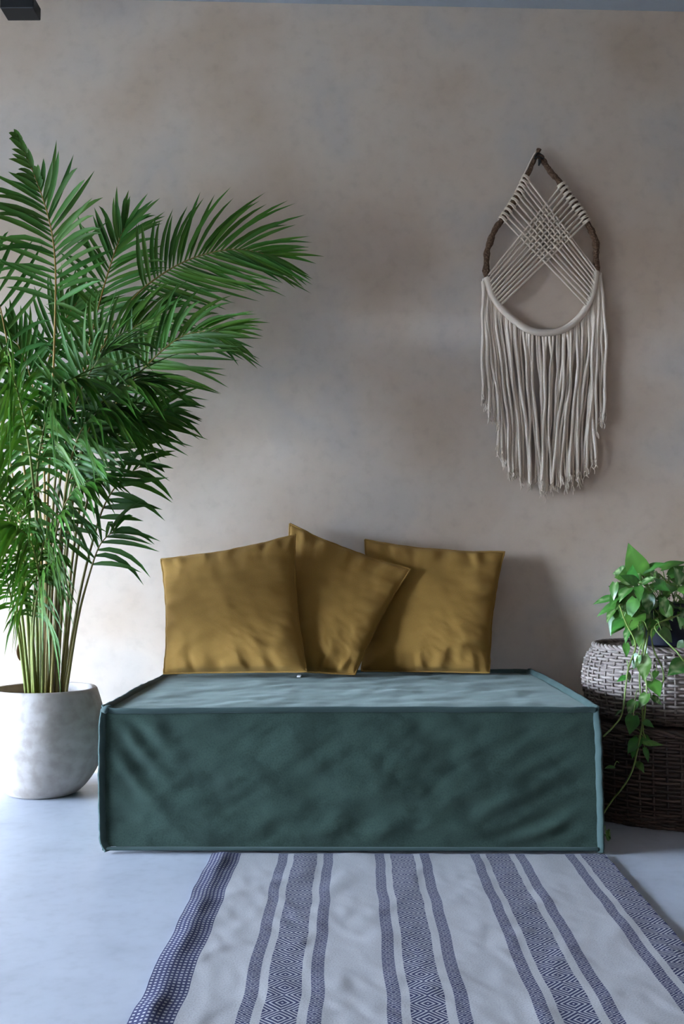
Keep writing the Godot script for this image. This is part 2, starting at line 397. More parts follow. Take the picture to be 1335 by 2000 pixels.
# leaf: base, tip, width to length, variegated
func pothos_leaves() -> Array:
	return [
		[Vector3(1.044, 0.849, -3.605), Vector3(0.990, 0.948, -3.573), 0.62, 0],
		[Vector3(1.049, 0.862, -3.585), Vector3(1.097, 0.897, -3.539), 0.50, 0],
		[Vector3(1.010, 0.833, -3.591), Vector3(0.992, 0.875, -3.547), 0.60, 0],
		[Vector3(1.137, 0.872, -3.677), Vector3(1.216, 0.905, -3.664), 0.40, 0],
		[Vector3(1.170, 0.821, -3.567), Vector3(1.143, 0.872, -3.541), 0.70, 1],
		[Vector3(1.133, 0.846, -3.572), Vector3(1.186, 0.885, -3.584), 0.50, 0],
		[Vector3(0.942, 0.768, -3.624), Vector3(0.877, 0.750, -3.626), 0.40, 1],
		[Vector3(0.949, 0.820, -3.615), Vector3(0.934, 0.767, -3.595), 0.50, 1],
		[Vector3(0.974, 0.743, -3.678), Vector3(0.902, 0.710, -3.683), 0.35, 0],
		[Vector3(1.096, 0.754, -3.646), Vector3(1.002, 0.733, -3.602), 0.60, 1],
		[Vector3(1.095, 0.759, -3.588), Vector3(1.140, 0.782, -3.597), 0.50, 0],
		[Vector3(1.001, 0.795, -3.584), Vector3(0.949, 0.791, -3.595), 0.50, 0],
		[Vector3(1.028, 0.704, -3.606), Vector3(0.960, 0.674, -3.617), 0.85, 1],
		[Vector3(0.961, 0.727, -3.680), Vector3(0.923, 0.686, -3.639), 0.40, 1],
		[Vector3(0.980, 0.715, -3.655), Vector3(0.938, 0.639, -3.660), 0.75, 0],
		[Vector3(0.997, 0.655, -3.500), Vector3(0.964, 0.612, -3.451), 0.55, 1],
		[Vector3(0.963, 0.661, -3.500), Vector3(0.939, 0.628, -3.459), 0.40, 1],
		[Vector3(1.076, 0.658, -3.500), Vector3(1.112, 0.618, -3.500), 0.70, 0],
		[Vector3(1.015, 0.821, -3.565), Vector3(0.957, 0.846, -3.547), 0.50, 0],
		[Vector3(1.032, 0.820, -3.599), Vector3(1.031, 0.859, -3.604), 0.50, 1],
		[Vector3(1.035, 0.821, -3.567), Vector3(1.066, 0.843, -3.539), 0.50, 1],
		[Vector3(1.018, 0.811, -3.564), Vector3(1.008, 0.767, -3.521), 0.50, 0],
		[Vector3(1.084, 0.807, -3.644), Vector3(1.124, 0.800, -3.639), 0.70, 0],
		[Vector3(0.999, 0.774, -3.660), Vector3(0.978, 0.740, -3.670), 0.60, 1],
		[Vector3(1.124, 0.747, -3.672), Vector3(1.087, 0.721, -3.671), 0.50, 1],
		[Vector3(1.117, 0.749, -3.608), Vector3(1.185, 0.732, -3.627), 0.50, 0],
		[Vector3(1.163, 0.775, -3.599), Vector3(1.190, 0.749, -3.595), 0.60, 0],
		[Vector3(1.162, 0.820, -3.643), Vector3(1.123, 0.775, -3.606), 0.60, 0],
		[Vector3(1.096, 0.794, -3.622), Vector3(1.125, 0.820, -3.620), 0.60, 0],
		[Vector3(0.966, 0.794, -3.622), Vector3(0.925, 0.743, -3.593), 0.50, 0],
		[Vector3(1.003, 0.806, -3.673), Vector3(0.948, 0.807, -3.625), 0.50, 0],
		[Vector3(1.085, 0.714, -3.677), Vector3(1.050, 0.741, -3.645), 0.50, 0],
		[Vector3(1.148, 0.671, -3.500), Vector3(1.129, 0.701, -3.461), 0.60, 1],
		[Vector3(1.153, 0.615, -3.500), Vector3(1.134, 0.591, -3.519), 0.70, 0],
		[Vector3(1.006, 0.636, -3.500), Vector3(1.008, 0.583, -3.465), 0.50, 0],
		[Vector3(0.953, 0.611, -3.500), Vector3(0.953, 0.568, -3.494), 0.50, 0],
		[Vector3(1.127, 0.710, -3.611), Vector3(1.166, 0.722, -3.630), 0.50, 1],
		[Vector3(1.029, 0.658, -3.500), Vector3(1.055, 0.629, -3.517), 0.50, 0],
		[Vector3(1.105, 0.833, -3.658), Vector3(1.104, 0.866, -3.611), 0.40, 1],
		[Vector3(0.970, 0.578, -3.410), Vector3(0.953, 0.535, -3.416), 0.75, 1],
		[Vector3(0.985, 0.575, -3.410), Vector3(0.980, 0.503, -3.377), 0.55, 1],
		[Vector3(1.122, 0.554, -3.410), Vector3(1.061, 0.522, -3.365), 0.60, 1],
		[Vector3(1.014, 0.490, -3.410), Vector3(1.024, 0.454, -3.364), 0.70, 0],
		[Vector3(0.926, 0.506, -3.410), Vector3(0.897, 0.491, -3.406), 0.50, 0],
		[Vector3(0.935, 0.518, -3.410), Vector3(0.940, 0.488, -3.405), 0.40, 1],
		[Vector3(1.030, 0.524, -3.410), Vector3(1.015, 0.501, -3.393), 0.60, 0],
		[Vector3(0.951, 0.425, -3.395), Vector3(0.925, 0.388, -3.380), 0.70, 1],
		[Vector3(0.991, 0.449, -3.395), Vector3(0.964, 0.407, -3.380), 0.60, 1],
		[Vector3(1.009, 0.440, -3.395), Vector3(1.035, 0.418, -3.380), 0.55, 1],
		[Vector3(0.908, 0.394, -3.395), Vector3(0.883, 0.385, -3.380), 0.40, 1],
		[Vector3(0.937, 0.380, -3.370), Vector3(0.920, 0.330, -3.345), 0.70, 0],
		[Vector3(0.973, 0.362, -3.370), Vector3(0.994, 0.351, -3.345), 0.60, 0],
		[Vector3(0.954, 0.303, -3.370), Vector3(0.913, 0.265, -3.345), 0.60, 0],
		[Vector3(0.969, 0.294, -3.370), Vector3(1.022, 0.289, -3.345), 0.30, 0],
		[Vector3(0.944, 0.276, -3.370), Vector3(0.925, 0.251, -3.345), 0.60, 0],
		[Vector3(0.974, 0.273, -3.370), Vector3(0.978, 0.236, -3.345), 0.40, 0],
		[Vector3(0.946, 0.226, -3.370), Vector3(0.963, 0.204, -3.345), 0.70, 0],
		[Vector3(0.871, 0.211, -3.370), Vector3(0.838, 0.215, -3.345), 0.40, 0],
		[Vector3(0.969, 0.312, -3.370), Vector3(0.985, 0.304, -3.345), 0.60, 0],
		[Vector3(0.796, 0.040, -3.189), Vector3(0.819, 0.015, -3.224), 0.60, 0],
		[Vector3(0.806, 0.030, -3.203), Vector3(0.799, 0.015, -3.248), 0.50, 0],
		[Vector3(1.132, 0.849, -3.585), Vector3(1.194, 0.816, -3.583), 0.74, 0],
		[Vector3(1.001, 0.772, -3.624), Vector3(0.972, 0.725, -3.582), 0.52, 1],
		[Vector3(1.017, 0.718, -3.597), Vector3(0.971, 0.682, -3.568), 0.68, 0],
		[Vector3(1.194, 0.768, -3.619), Vector3(1.239, 0.751, -3.570), 0.61, 1],
		[Vector3(0.977, 0.684, -3.596), Vector3(0.926, 0.655, -3.584), 0.75, 0],
		[Vector3(1.113, 0.718, -3.649), Vector3(1.109, 0.675, -3.599), 0.57, 1],
		[Vector3(1.185, 0.751, -3.643), Vector3(1.219, 0.699, -3.602), 0.58, 1],
		[Vector3(1.028, 0.792, -3.645), Vector3(0.965, 0.738, -3.588), 0.66, 1],
		[Vector3(1.163, 0.835, -3.611), Vector3(1.214, 0.820, -3.581), 0.52, 1],
		[Vector3(1.110, 0.744, -3.584), Vector3(1.135, 0.691, -3.567), 0.62, 1],
		[Vector3(1.195, 0.804, -3.642), Vector3(1.214, 0.760, -3.596), 0.58, 1],
		[Vector3(1.055, 0.715, -3.595), Vector3(1.012, 0.674, -3.557), 0.68, 1],
		[Vector3(1.021, 0.711, -3.573), Vector3(0.962, 0.658, -3.516), 0.63, 0],
		[Vector3(0.986, 0.801, -3.575), Vector3(0.942, 0.769, -3.534), 0.60, 1],
		[Vector3(1.010, 0.765, -3.573), Vector3(0.984, 0.700, -3.562), 0.65, 0],
		[Vector3(0.996, 0.740, -3.597), Vector3(0.992, 0.685, -3.583), 0.51, 0],
		[Vector3(0.972, 0.686, -3.612), Vector3(0.930, 0.644, -3.591), 0.67, 0],
		[Vector3(1.081, 0.824, -3.570), Vector3(1.124, 0.795, -3.553), 0.60, 0],
		[Vector3(1.102, 0.767, -3.564), Vector3(1.112, 0.719, -3.546), 0.63, 1],
		[Vector3(1.185, 0.714, -3.618), Vector3(1.189, 0.656, -3.596), 0.54, 1],
		[Vector3(1.070, 0.690, -3.563), Vector3(1.045, 0.642, -3.510), 0.50, 0],
		[Vector3(1.024, 0.696, -3.606), Vector3(1.006, 0.632, -3.572), 0.61, 0],
		[Vector3(1.062, 0.779, -3.589), Vector3(1.056, 0.714, -3.580), 0.65, 1],
		[Vector3(1.075, 0.790, -3.628), Vector3(1.020, 0.756, -3.611), 0.62, 0],
		[Vector3(1.116, 0.686, -3.635), Vector3(1.145, 0.655, -3.612), 0.62, 1],
		[Vector3(1.019, 0.778, -3.656), Vector3(0.955, 0.733, -3.613), 0.57, 1],
		[Vector3(1.073, 0.839, -3.836), Vector3(1.019, 0.845, -3.880), 0.65, 0],
		[Vector3(1.275, 0.785, -3.740), Vector3(1.344, 0.798, -3.733), 0.62, 1],
		[Vector3(1.047, 0.794, -3.775), Vector3(0.978, 0.809, -3.788), 0.62, 0],
		[Vector3(1.326, 0.843, -3.747), Vector3(1.396, 0.820, -3.746), 0.64, 0],
		[Vector3(1.353, 0.795, -3.734), Vector3(1.422, 0.800, -3.728), 0.64, 1],
		[Vector3(1.071, 0.859, -3.897), Vector3(1.030, 0.857, -3.954), 0.64, 1],
		[Vector3(1.218, 0.873, -3.641), Vector3(1.241, 0.847, -3.575), 0.67, 1],
		[Vector3(1.207, 0.836, -3.897), Vector3(1.220, 0.835, -3.966), 0.56, 0],
		[Vector3(1.035, 0.813, -3.730), Vector3(0.966, 0.803, -3.721), 0.53, 1],
		[Vector3(1.097, 0.857, -3.772), Vector3(1.029, 0.843, -3.790), 0.52, 0],
		[Vector3(1.137, 0.856, -3.821), Vector3(1.101, 0.884, -3.881), 0.70, 1],
		[Vector3(1.086, 0.760, -3.742), Vector3(1.016, 0.766, -3.736), 0.66, 0],
		[Vector3(1.158, 0.787, -3.843), Vector3(1.141, 0.812, -3.912), 0.53, 1],
		[Vector3(1.250, 0.737, -3.588), Vector3(1.277, 0.719, -3.524), 0.61, 1],
		[Vector3(1.116, 0.749, -3.689), Vector3(1.065, 0.754, -3.641), 0.65, 1],
		[Vector3(1.268, 0.787, -3.652), Vector3(1.314, 0.793, -3.599), 0.60, 1],
		[Vector3(1.119, 0.852, -3.688), Vector3(1.070, 0.831, -3.639), 0.63, 1],
		[Vector3(1.132, 0.810, -3.563), Vector3(1.114, 0.793, -3.495), 0.51, 0],
		[Vector3(1.176, 0.810, -3.580), Vector3(1.174, 0.788, -3.510), 0.55, 0],
		[Vector3(1.059, 0.759, -3.713), Vector3(0.992, 0.730, -3.693), 0.57, 1],
		[Vector3(1.135, 0.760, -3.829), Vector3(1.101, 0.766, -3.890), 0.55, 0],
		[Vector3(1.062, 0.867, -3.735), Vector3(0.993, 0.839, -3.727), 0.65, 0],
		[Vector3(1.292, 0.790, -3.908), Vector3(1.332, 0.808, -3.965), 0.65, 0],
		[Vector3(1.337, 0.861, -3.777), Vector3(1.406, 0.840, -3.789), 0.62, 0],
		[Vector3(1.239, 0.889, -3.849), Vector3(1.275, 0.901, -3.909), 0.66, 0],
		[Vector3(1.298, 0.829, -3.614), Vector3(1.343, 0.847, -3.561), 0.59, 0],
	]

func pothos_vines() -> Array:
	return [
		[Vector3(1.048, 0.754, -3.660), Vector3(1.034, 0.680, -3.560), Vector3(1.007, 0.624, -3.460), Vector3(0.982, 0.565, -3.420), Vector3(0.972, 0.493, -3.410), Vector3(0.976, 0.403, -3.400), Vector3(0.967, 0.353, -3.370), Vector3(0.948, 0.291, -3.350), Vector3(0.930, 0.221, -3.345), Vector3(0.915, 0.186, -3.345), Vector3(0.892, 0.152, -3.340), Vector3(0.862, 0.117, -3.340), Vector3(0.833, 0.080, -3.335), Vector3(0.817, 0.058, -3.330)],
		[Vector3(1.094, 0.734, -3.660), Vector3(1.101, 0.704, -3.600), Vector3(1.053, 0.678, -3.550), Vector3(1.007, 0.610, -3.440), Vector3(0.985, 0.536, -3.410), Vector3(0.993, 0.476, -3.400), Vector3(0.982, 0.386, -3.390), Vector3(0.966, 0.337, -3.360), Vector3(0.972, 0.309, -3.350)],
		[Vector3(1.163, 0.732, -3.640), Vector3(1.140, 0.705, -3.580), Vector3(1.095, 0.685, -3.540), Vector3(1.044, 0.658, -3.500), Vector3(1.031, 0.594, -3.440), Vector3(1.046, 0.545, -3.410), Vector3(1.051, 0.507, -3.400), Vector3(1.044, 0.476, -3.400)],
		[Vector3(1.182, 0.710, -3.620), Vector3(1.123, 0.694, -3.550), Vector3(1.054, 0.668, -3.500), Vector3(1.090, 0.609, -3.450), Vector3(1.105, 0.587, -3.420), Vector3(1.125, 0.554, -3.410)],
		[Vector3(0.969, 0.743, -3.600), Vector3(0.955, 0.725, -3.560), Vector3(0.957, 0.677, -3.500), Vector3(0.970, 0.610, -3.440), Vector3(0.936, 0.536, -3.410), Vector3(0.923, 0.476, -3.400), Vector3(0.905, 0.387, -3.385), Vector3(0.868, 0.350, -3.350), Vector3(0.829, 0.316, -3.340)],
		[Vector3(0.988, 0.781, -3.620), Vector3(1.016, 0.755, -3.640), Vector3(1.053, 0.707, -3.680)],
		[Vector3(1.115, 0.846, -3.660), Vector3(1.129, 0.833, -3.620), Vector3(1.151, 0.794, -3.620), Vector3(1.176, 0.754, -3.660)],
		[Vector3(1.051, 0.849, -3.630), Vector3(1.049, 0.807, -3.650), Vector3(1.079, 0.740, -3.700)],
	]

# ---------------------------------------------------------------- the things

func make_room() -> void:
	struct("floor", Vector3(LEFT_X - 0.2, -0.2, -4.6), Vector3(2.9, 0, 1.8), M.floor)
	struct("wall_back", Vector3(LEFT_X - 0.2, 0, WALL_Z - 0.2), Vector3(2.8, 3.7, WALL_Z), M.wall)
	struct("wall_right", Vector3(2.6, 0, WALL_Z), Vector3(2.8, 3.7, 1.6), M.plaster_plain)
	struct("wall_front", Vector3(LEFT_X - 0.2, 0, 1.6), Vector3(2.8, 3.7, 1.8), M.plaster_plain)
	# the left wall has a tall, wide opening onto the porch
	var w := CSGBox3D.new()
	w.name = "wall_left"
	w.size = Vector3(0.2, 3.7, 1.6 - WALL_Z)
	w.position = Vector3(LEFT_X - 0.1, 1.85, (1.6 + WALL_Z) / 2)
	w.material = M.plaster_plain
	var hole := CSGBox3D.new()
	hole.name = "opening"
	hole.operation = CSGShape3D.OPERATION_SUBTRACTION
	hole.size = Vector3(0.6, OPEN_TOP * 2, OPEN_FRONT - OPEN_BACK)
	hole.position = Vector3(0, -1.85, (OPEN_FRONT + OPEN_BACK) / 2 - w.position.z)
	hole.material = M.plaster_plain
	w.add_child(hole)
	w.set_meta("kind", "structure")
	add_child(w)
	var c := struct("ceiling", Vector3(LEFT_X - 0.3, 3.4, -4.7), Vector3(2.9, 3.6, 1.9), M.ceiling)
	c.rotation.z = -0.028
	c.position.y = 3.5 - 0.028 * c.position.x
	struct("floor_terrace", Vector3(-40, -0.3, -24), Vector3(LEFT_X - 0.2, -0.04, 20), M.outside)
	# the roof of the porch outside, which hides the high sky from the room
	struct("ceiling_porch", Vector3(LEFT_X - PORCH, 2.5, -14), Vector3(LEFT_X - 0.2, 2.7, 10), M.porch)

func make_daybed() -> void:
	var o := Vector3(-0.008, 0, -3.67)
	var t := thing("daybed", "low box-shaped daybed upholstered in dark green velvet under the mustard cushions", "daybed", o)
	var x0 := -0.762
	var x1 := 0.746
	var zf := -3.10
	var zb := -4.24
	var h := SOFA_TOP
	var n1 := noise(1.0, 3, FastNoiseLite.TYPE_SIMPLEX_SMOOTH, 61)
	# soft folds run slantwise over the front, deepest at the top left corner and along the hem
	var front := func(u: float, v: float) -> Vector3:
		var x := lerpf(x0 - 0.002, x1 + 0.002, u)
		var y := lerpf(0.017, h - 0.004, v)
		y += 0.004 * sin(u * 9.0 + 1.0) * (1 - v)
		var edge := minf(minf(u, 1 - u) * 14.0, minf(v, 1 - v) * 7.0)
		var soft := smoothstep(0.0, 1.0, edge)
		var s := u * 1.5
		var q := v * 0.435
		var d := 0.007 * n1.get_noise_2d(s * 3.0 + q * 4.0, q * 5.0 - s * 1.5)
		d += 0.003 * n1.get_noise_2d(s * 7.0 - q * 9.0 + 30.0, q * 5.0 + s * 2.0)
		var corner := exp(-pow(s / 0.16, 2.0) - pow((0.30 - q) / 0.13, 2.0))
		d += 0.010 * corner * sin((s * 0.75 - (q - 0.3) * -0.62) * 85.0)
		var hem := exp(-q / 0.055) * smoothstep(0.1, 0.3, u)
		d += 0.007 * hem * sin(s * 26.0 - q * 40.0 + 2.0 * n1.get_noise_1d(s * 4.0))
		var hem2 := exp(-pow((s - 1.35) / 0.15, 2.0)) * exp(-q / 0.14)
		d += 0.007 * hem2 * sin((s * 0.5 - q) * 85.0)
		return Vector3(x, y, zf + 0.003 + d * soft + 0.012 * sin(PI * u) * sin(PI * v))
	var b := MB.new()
	b.grid(130, 48, front, true)
	var front_part := part("front_panel", b, M.velvet, t, o)
	front_part.set_meta("label", "creased dark green velvet front with brushed marks")
	b = MB.new()
	var top := func(u: float, v: float) -> Vector3:
		var x := lerpf(x0 - 0.004, x1 + 0.004, u)
		var z := lerpf(zf + 0.006, zb - 0.002, v)
		var soft := smoothstep(0.0, 1.0, minf(minf(u, 1 - u) * 12.0, minf(v, 1 - v) * 10.0))
		return Vector3(x, h + 0.001 + soft * (0.001 + 0.006 * n1.get_noise_2d(u * 3.2, v * 4.0) + 0.004 * n1.get_noise_2d(u * 12.0, v * 7.0 + 9.0)), z)
	b.grid(80, 50, top, true)
	part("top_panel", b, M.velvet, t, o)
	for s in [-1, 1]:
		b = MB.new()
		var xs := x0 if s < 0 else x1
		var side := func(u: float, v: float) -> Vector3:
			var soft := smoothstep(0.0, 1.0, minf(minf(u, 1 - u) * 10.0, minf(v, 1 - v) * 7.0))
			return Vector3(xs - s * 0.006 + s * soft * (0.006 + 0.008 * n1.get_noise_2d(u * 6.0 + s * 7, v * 3.0)), lerpf(0.028, h + 0.002, v), lerpf(zf - 0.004, zb, u))
		b.grid(50, 20, side, s > 0)
		part("side_panel", b, M.velvet, t, o)
	b = MB.new()
	b.grid(20, 8, func(u: float, v: float) -> Vector3: return Vector3(lerpf(x0 + 0.004, x1 - 0.004, u), lerpf(0.028, h - 0.004, v), zb), false)
	part("back_panel", b, M.velvet, t, o)
	# flat flange seams that stand off the edges
	var seams := [
		[[Vector3(x0 - 0.004, h + 0.004, zf + 0.008), Vector3(x0 + 0.12, h + 0.001, zf + 0.014), Vector3(x0 + 0.5, h + 0.006, zf + 0.014), Vector3(x0 + 1.1, h + 0.008, zf + 0.014), Vector3(x1 - 0.1, h + 0.008, zf + 0.014), Vector3(x1, h + 0.006, zf + 0.010)], Vector3(0, 0.75, 0.65)],
		[[Vector3(x0 - 0.008, h + 0.010, zf + 0.004), Vector3(x0 - 0.006, h + 0.006, zf - 0.15), Vector3(x0 - 0.008, h + 0.008, zf - 0.5), Vector3(x0 - 0.006, h + 0.004, zf - 0.8), Vector3(x0, h + 0.004, zb)], Vector3(-0.6, 0.8, 0)],
		[[Vector3(x1 + 0.008, h + 0.008, zf + 0.004), Vector3(x1 + 0.007, h + 0.012, zf - 0.2), Vector3(x1 + 0.010, h + 0.014, zf - 0.6), Vector3(x1 + 0.006, h + 0.014, zf - 0.95), Vector3(x1 - 0.004, h + 0.014, zb)], Vector3(0.6, 0.8, 0)],
		[[Vector3(x0 - 0.008, h + 0.006, zf + 0.006), Vector3(x0 - 0.012, h - 0.06, zf + 0.012), Vector3(x0 - 0.012, 0.25, zf + 0.012), Vector3(x0 - 0.009, 0.12, zf + 0.012), Vector3(x0 - 0.006, 0.045, zf + 0.010), Vector3(x0 + 0.010, 0.008, zf + 0.008)], Vector3(-0.75, 0, 0.65)],
		[[Vector3(x1 + 0.004, h + 0.008, zf + 0.006), Vector3(x1 + 0.010, h - 0.07, zf + 0.012), Vector3(x1 + 0.012, 0.25, zf + 0.012), Vector3(x1 + 0.013, 0.10, zf + 0.012), Vector3(x1 + 0.013, 0.008, zf + 0.010)], Vector3(0.75, 0, 0.65)],
		[[Vector3(x0, h + 0.004, zb), Vector3(0, h + 0.006, zb), Vector3(x1, h + 0.01, zb)], Vector3(0, 0.75, -0.65)],
	]
	for s in seams:
		b = MB.new()
		var path := smooth(s[0], 60)
		for k in path.size():
			path[k] += (s[1] as Vector3) * -0.006 + Vector3(wob.get_noise_1d(k * 3.0 + 7.0), wob.get_noise_1d(k * 3.0 + 90.0), wob.get_noise_1d(k * 3.0 + 300.0)) * 0.0025
		b.tube(path, same(0.0125, path.size()), 8, 0.45, (s[1] as Vector3).normalized().cross((path[30] - path[29]).normalized()))
		part("seam_flange", b, M.piping, t, o)
	b = MB.new()   # the folded tuft of cloth where three seams meet
	b.tube(smooth([Vector3(x0 - 0.004, h - 0.008, zf + 0.012), Vector3(x0 + 0.004, h + 0.006, zf + 0.004), Vector3(x0 + 0.022, h + 0.008, zf - 0.006)], 8), [0.011, 0.013, 0.014, 0.014, 0.013, 0.012, 0.011, 0.008, 0.004], 7, 0.6)
	part("corner_tuft", b, M.piping, t, o)
	b = MB.new()
	b.tube(smooth([Vector3(x0 - 0.002, 0.015, zf + 0.006), Vector3(0, 0.017, zf + 0.010), Vector3(x1, 0.018, zf + 0.008)], 40), same(0.006, 41), 6)
	part("hem", b, M.piping, t, o)
	b = MB.new()
	b.box(Vector3(x0 + 0.03, 0, zb + 0.03), Vector3(x1 - 0.03, 0.03, zf - 0.03))
	var pl := part("plinth", b, M.plinth, t, o, true)
	pl.set_meta("label", "black recessed plinth")

# corners: top left, top right, bottom right, bottom left, in the cushion's leaning plane
func make_cushion(c: Array, thick: float, label: String, number: int, tagged := false) -> void:
	var base: Vector3 = (c[2] + c[3]) / 2
	var t := thing("cushion", label, "cushion", base, "mustard cushions on the daybed")
	var n := noise(1.0, 3, FastNoiseLite.TYPE_SIMPLEX_SMOOTH, 70 + number)
	var normal: Vector3 = ((c[1] - c[0]) as Vector3).cross(c[3] - c[0]).normalized()
	if normal.z < 0:
		normal = -normal
	var b := MB.new()
	for s in [1, -1]:
		var fn := func(a: float, e: float) -> Vector3:
			var u := a * 2 - 1
			var v := e * 2 - 1
			# the seam curves in between the corners
			var pu := u * (1 - 0.06 * (1 - v * v)) + 0.012 * n.get_noise_2d(v * 3.0, 4.0) * absf(u)
			var pv := v * (1 - (0.06 if v < 0 else 0.008) * (1 - u * u)) + (0.012 if v < 0 else 0.003) * n.get_noise_2d(u * 3.0, 9.0) * absf(v)
			var l: Vector3 = c[0].lerp(c[3], (pv + 1) / 2)
			var r: Vector3 = c[1].lerp(c[2], (pv + 1) / 2)
			var p := l.lerp(r, (pu + 1) / 2)
			var fill := pow(maxf(0, 1 - u * u), 0.45) * pow(maxf(0, 1 - v * v), 0.45)
			fill *= 1.0 + 0.16 * v
			var d := thick * (0.5 if s > 0 else 0.26) * fill
			# puckers that start at the seams and die out towards the middle
			var du := 1 - absf(u)
			var dv := 1 - absf(v)
			var rim := smoothstep(0.0, 0.05, minf(du, dv))
			var pk := 0.011 * exp(-dv / 0.20) * sin(u * 17.0 + 3.0 * n.get_noise_2d(u * 2.0, v + s * 5.0) + number) * smoothstep(0.0, 0.25, du)
			pk += 0.009 * exp(-du / 0.20) * sin(v * 15.0 + 3.0 * n.get_noise_2d(v * 2.0, u - s * 5.0) + number * 2.0) * smoothstep(0.0, 0.25, dv)
			# slanting creases towards the lower corners
			var low := smoothstep(-0.2, 0.9, v)
			pk += 0.013 * low * n.get_noise_2d(u * 1.3 + v * 1.0, v * 3.6 - absf(u) * 1.8) * fill
			pk += 0.012 * n.get_noise_2d(u * 0.9 + 20.0, v * 1.2) * fill
			return p + normal * (s * (d + pk * rim))
		b.grid(56, 56, fn, s < 0)
	part("cover", b, M.mustard, t, base)
	# the seam round the edge
	b = MB.new()
	var path := []
	var rad := []
	for k in 161:
		var q := fmod(k / 40.0, 4.0)
		var side := int(q) % 4
		var f := q - int(q)
		var w := f * 2 - 1
		var uv2: Vector2 = [Vector2(w, -1), Vector2(1, w), Vector2(-w, 1), Vector2(-1, -w)][side]
		var pu := uv2.x * (1 - 0.06 * (1 - uv2.y * uv2.y)) + 0.012 * n.get_noise_2d(uv2.y * 3.0, 4.0) * absf(uv2.x)
		var pv := uv2.y * (1 - (0.06 if uv2.y < 0 else 0.008) * (1 - uv2.x * uv2.x)) + (0.012 if uv2.y < 0 else 0.003) * n.get_noise_2d(uv2.x * 3.0, 9.0) * absf(uv2.y)
		path.append((c[0] as Vector3).lerp(c[3], (pv + 1) / 2).lerp((c[1] as Vector3).lerp(c[2], (pv + 1) / 2), (pu + 1) / 2))
		rad.append(0.0042)
	b.tube(path, rad, 6)
	part("seam", b, M.mustard, t, base)
	if tagged:
		b = MB.new()
		b.box(Vector3(-0.218, 0.447, -3.985), Vector3(-0.203, 0.452, -3.935), 0.001)
		var g := part("care_tag", b, M.tag_white, t, base, true)
		g.set_meta("label", "small white care tag at the lower seam")

func make_cushions() -> void:
	make_cushion([Vector3(-0.806, 0.914, -4.195), Vector3(-0.236, 1.014, -4.10), Vector3(-0.178, 0.468, -3.94), Vector3(-0.756, 0.453, -4.02)], 0.18, "plump mustard cushion at the palm's side, upright in front of the tilted one", 1, true)
	make_cushion([Vector3(-0.268, 1.068, -4.27), Vector3(0.240, 0.871, -4.12), Vector3(0.010, 0.452, -4.00), Vector3(-0.350, 0.456, -4.10)], 0.15, "mustard cushion tipped onto its corner between the two upright ones", 2)
	make_cushion([Vector3(0.054, 0.998, -4.285), Vector3(0.643, 0.944, -4.22), Vector3(0.556, 0.451, -4.08), Vector3(0.037, 0.451, -4.15)], 0.17, "mustard cushion nearest the baskets, leaning on the wall behind the tilted one", 3)

